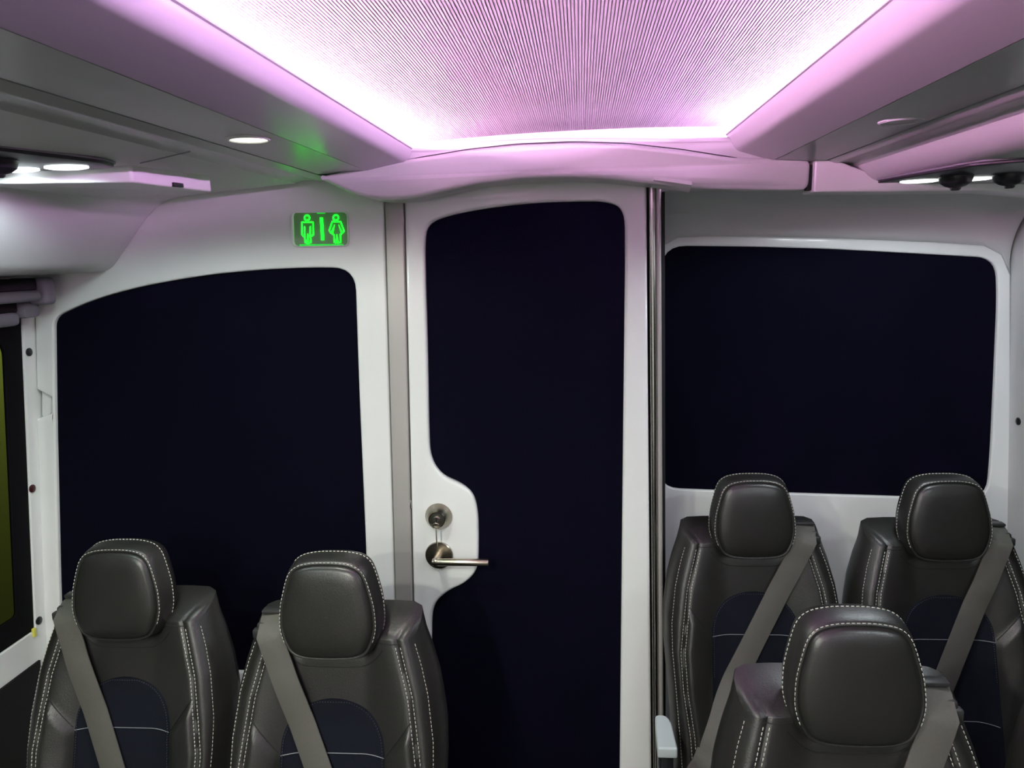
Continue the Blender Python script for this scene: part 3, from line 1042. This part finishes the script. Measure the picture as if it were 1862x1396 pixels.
def headrest_mesh(rings, name, close=True):
    vs, fs = [], []
    n = len(hr_loop(1, 0))
    for s, y, q in rings: vs += hr_loop(s, y, zs_=q)
    for r in range(len(rings) - 1):
        for k in range(n):
            k2 = (k + 1) % n
            fs.append((r * n + k, r * n + k2, (r + 1) * n + k2, (r + 1) * n + k))
    fs.append(tuple(range(n - 1, -1, -1)))
    fs.append(tuple((len(rings) - 1) * n + k for k in range(n)))
    return mesh(name, vs, fs, 55)


YHD = -0.022        # front of the headrest
HR_RINGS = [(.85, YHD + .012, .865), (.895, YHD + .0075, .91), (.92, YHD + .0078, .935), (.955, YHD + .014, .965), (.98, YHD + .024, .985), (.996, YHD + .036, .997), (1.0, YHD + .047, 1.0), (1.0, YHD + .054, 1.0), (.972, YHD + .066, .968), (.90, YHD + .081, .89), (.75, YHD + .093, .75), (.4, YHD + .098, .42)]
FP_RINGS = [(.88, YHD + .0115, .895), (.87, YHD + .006, .885), (.845, YHD + .0025, .865), (.77, YHD - .0005, .80), (.58, YHD - .003, .62), (.3, YHD - .0042, .34), (.08, YHD - .0045, .09)]


def hr_line(s, y, q, off, lo=.158):
    out = []
    full = hr_loop(s, y, zs_=q)
    c = Vector((0, 0, HZ - HC))
    pts = [p for p in full if HZ - p[2] < lo]
    # order from lower right, over the top, to lower left
    pts.sort(key=lambda p: math.atan2(p[0], p[2] - (HZ - HC)))
    for p in pts:
        d = Vector((p[0], 0, (p[2] - c.z))).normalized()
        nrm = Vector((d.x * off[0], -off[1], d.z * off[0])).normalized()
        out.append((p, tuple(nrm)))
    return out


ME = {}
ME['backrest'] = seat_body()
ME['insert'] = insert_mesh(.46, .8873)
ME['headrest'] = headrest_mesh(HR_RINGS, 'headrest')
ME['front_panel'] = headrest_mesh(FP_RINGS, 'front_panel')
ME['hr_stitch'] = dashes('stitching', [hr_line(.930, YHD + .0088, .943, (.5, 1)), hr_line(1.001, YHD + .050, 1.001, (1, .1))])
oo = []
for sg_ in (-1, 1):
    oo.append(on_front(lambda z: sg_ * lerp(SIN, z)))
    oo.append(on_front(lambda z: sg_ * (lerp(SIN, z) + .0095)))
    oo.append(on_front(lambda z: sg_ * (lerp(FW, z) - .0015), nx=.5))
ME['stitch'] = dashes('stitching', oo)
rim = []
zz = list(np.linspace(.70, .80, 16)) + [.80 + .0830 * math.sin(k / 24 * math.pi / 2) for k in range(1, 25)]
for z in zz: rim.append(((-lerp(WI, z) + .004, front(lerp(WI, z) - .004, z) - .005, z), (0, -1, 0)))
for z in zz[::-1]: rim.append(((lerp(WI, z) - .004, front(lerp(WI, z) - .004, z) - .005, z), (0, -1, 0)))
ME['dots'] = dashes('insert_stitching', [rim], (.0022, .0014, .0008), .003)


def seam_tube(name, pts, r):
    o = tube(name, pts, r, None, None, False, 2)
    me = o.data
    bpy.data.objects.remove(o)
    return me


ME['pipe'] = [seam_tube('piping', [(x, front(x, zp) - .0045, zp - .004 * (1 - (x / .1) ** 2) * 0) for x in np.linspace(-.099, .099, 24)], .0008) for zp in ZP]
def neck_z(x): return .945 + .5 * x * x + 14 * max(abs(x) - .05, 0) ** 2


ME['neck'] = seam_tube('neck_seam', [(x, front(x, neck_z(x)) - .0003, neck_z(x)) for x in np.linspace(-.096, .096, 44)], .0011)
ME['shoulder'] = [seam_tube('shoulder_seam', [(sg_ * x, front(sg_ * x, .9915) - .0003, .9915) for x in np.linspace(.086, .130, 10)], .0010) for sg_ in (-1, 1)]
ME['slant'] = [seam_tube('slant_seam', [(sg_ * a, front(sg_ * a, ZP[0] + (a - .1) * 1.35) - .0009, ZP[0] + (a - .1) * 1.35) for a in np.linspace(.103, .152, 10)], .0009) for sg_ in (-1, 1)]
# cushion
cm = box_mesh('cushion', (-.205, -.50, .36), (.205, .02, .47), .035, 4)
for v in cm.vertices:
    if v.co.z > .42: v.co.z += .020 * (abs(v.co.x) / .215) ** 2 - .015 * ((v.co.y + .24) / .26) ** 2 * (v.co.y > -.24)
ME['cushion'] = cm
ME['base'] = box_mesh('base', (-.19, -.42, .26), (.19, .04, .362), .012)
ME['leg'] = box_mesh('leg', (-.02, -.40, 0.0), (.02, .0, .262), .006)
for k in list(ME):
    v = ME[k]
MATS = dict(backrest='leather', insert='mesh_cloth', headrest='leather', front_panel='leather_panel', hr_stitch='thread', stitch='thread', dots='dim_thread',
            neck='seam', cushion='leather', base='steel', leg='steel')
for k, v in MATS.items(): ME[k].materials.append(M[v])
for e in ME['pipe']: e.materials.append(M['piping'])
for k in ('shoulder', 'slant'):
    for e in ME[k]: e.materials.append(M['seam'])


def belt_mesh(side, slope, zend, twist=0.0):
    """webbing from the shoulder guide down across the backrest"""
    xs = side * .118
    path = []
    for (dy, z, dx) in ((.070, 1.020, .016), (.050, 1.0295, .012), (.025, 1.029, .006), (.006, 1.022, .002)):
        path.append(Vector((xs + side * dx, dy, z)))
    x = xs
    for z in np.linspace(1.012, zend, 46):
        x = xs - side * slope * (1.012 - z)
        y = min(front(x, z), front(x + .022, z), front(x - .022, z), front(min(max(x, -.2), .2), max(z - .04, .42)) + .004)
        path.append(Vector((x, y - .0065 - .004 * sst(1.012, .9, z), z)))
    n = len(path)
    hw = .0255
    vs, fs = [], []
    for i, p in enumerate(path):
        t = (path[min(i + 1, n - 1)] - path[max(i - 1, 0)]).normalized()
        nrm = Vector((0, -1, .15)).normalized() if i > 3 else Vector((0, -.4, 1)).normalized()
        wv = t.cross(nrm).normalized()
        a = twist * sst(.80, .55, p.z)
        wv = (Matrix.Rotation(a, 3, t) @ wv).normalized()
        nn = wv.cross(t).normalized()
        for u in (-1, -.9, -.45, 0, .45, .9, 1):
            bow = .0022 * (1 - u * u) * (1 if i > 4 else .3)
            vs.append(tuple(p + wv * hw * u + nn * (-(bow) if nn.y > 0 else bow)))
        for u in (1, .9, .45, 0, -.45, -.9, -1):
            bow = .0022 * (1 - u * u) * (1 if i > 4 else .3)
            vs.append(tuple(p + wv * hw * u + nn * (-(bow) if nn.y > 0 else bow) + Vector((0, .0022, -.0003 if i > 3 else -.002))))
    c = 14
    for i in range(n - 1):
        for k in range(c):
            k2 = (k + 1) % c
            fs.append((i * c + k, i * c + k2, (i + 1) * c + k2, (i + 1) * c + k))
    fs += [tuple(range(c)), tuple((n - 1) * c + k for k in range(c))]
    me = mesh('seat_belt', vs, fs, 50)
    me.materials.append(M['belt'])
    return me


GUIDE = {}
for sd_ in (-1, 1):
    g1 = box_mesh('belt_guide', (sd_ * .118 - .035, .004, 1.000), (sd_ * .118 + .035, .060, 1.0235), .006, 3)
    g1.materials.append(M['guide'])
    g2 = box_mesh('guide_bar', (sd_ * .118 - .034, .030, 1.030), (sd_ * .118 + .034, .052, 1.0375), .003, 2)
    g2.materials.append(M['guide'])
    g3 = box_mesh('guide_tongue', (sd_ * .148 - .010, -.004, .9965), (sd_ * .148 + .009, .012, 1.014), .003, 2)
    g3.materials.append(M['guide'])
    GUIDE[sd_] = (g1, g2, g3)


def seat(x, y, z, rz, side, slope, zend, label, twist=0.0):
    t = empty('seat', (x, y, 0), rz)
    tag(t, label, 'seat', 'black leather bus seats')
    dz = (0, 0, z)
    b = link('backrest', ME['backrest'], None, t, dz)
    tag(link('stitching', ME['stitch'], None, b), 'pale dashed stitching', kind='stuff')
    link('neck_seam', ME['neck'], None, b)
    for e in ME['shoulder']: link('shoulder_seam', e, None, b)
    for e in ME['slant']: link('slant_seam', e, None, b)
    i = link('mesh_insert', ME['insert'], None, t, dz)
    tag(i, 'dark navy mesh cloth insert')
    for e in ME['pipe']: link('piping', e, None, i)
    tag(link('insert_stitching', ME['dots'], None, i), None, kind='stuff')
    h = link('headrest', ME['headrest'], None, t, dz)
    link('front_panel', ME['front_panel'], None, h)
    tag(link('stitching', ME['hr_stitch'], None, h), 'pale dashed stitching', kind='stuff')
    bl_ = link('seat_belt', belt_mesh(side, slope, zend, twist), None, t, dz)
    tag(bl_, 'grey webbing shoulder belt')
    gd = link('belt_guide', GUIDE[side][0], None, t, dz)
    link('guide_bar', GUIDE[side][1], None, gd)
    link('guide_tongue', GUIDE[side][2], None, gd)
    link('cushion', ME['cushion'], None, t)
    link('base', ME['base'], None, t)
    for s in (-1, 1): link('leg', ME['leg'], None, t, (s * .16, 0, 0))
    return t


def place(px, py, ztop):
    """ground position of a seat whose headrest top (at height ztop) shows at a pixel"""
    p = Wz(px, py, ztop)
    return p.x, p.y


for (px, py, zt, dep, side, slope, zend, label, tw) in (
        (236, 975, 1.150, 0, -1, .33, .50, 'black leather seat beside the left window, leftmost of all', 0),
        (609, 996, 1.150, 0, -1, .37, .50, 'black leather seat in front of the door jamb, nearest the lever handle', 0),
        (1362, 857, 1.165, 0, 1, .53, .50, 'black leather rear seat with the silver armrest, right of the door', .5),
        (1705, 857, 1.165, 0, 1, .42, .50, 'black leather rear seat in the right corner under the dark inlay', 0),
        (1538, 1093, 1.160, 0, 1, .38, .50, 'black leather seat in the front right row, largest headrest in view', 0)):
    x, y = place(px, py, zt)
    dz = zt - HZ
    s = seat(x, y - .045, dz, 0.0, side, slope, zend, label, tw)
    print('SEAT', label, round(x, 3), round(y, 3))
    if px == 1362: s3 = s
    if px == 1538: s5 = s
s6 = seat(s5.location.x + .455, s5.location.y + .01, 0, 0, 1, .38, .50, 'black leather seat cut off by the lower right corner of the picture')

# silver armrest of the rear aisle seat
af, ab = Wz(1214, 1360, .62), Wz(1211, 1303, .62)
ar = empty('armrest', (0, 0, 0), 0, s3)
me = plate_mesh('pad', [fillet([(-.022, 0, .006), (.022, 0, .006), (.019, .10, .016), (.010, .125, .02), (-.016, .125, .012), (-.020, .06, .02)], 5)], .026, .005)
ar2 = link('armrest_pad', me, M['silver'], s3, (af.x - s3.location.x, af.y - s3.location.y, .607))
tag(ar2, 'silver grey armrest pad')
bpy.data.objects.remove(ar)
box('armrest_support', (af.x - s3.location.x - .014, af.y - s3.location.y + .02, .40), (af.x - s3.location.x + .016, af.y - s3.location.y + .10, .594), M['black_plastic'], s3, .006)
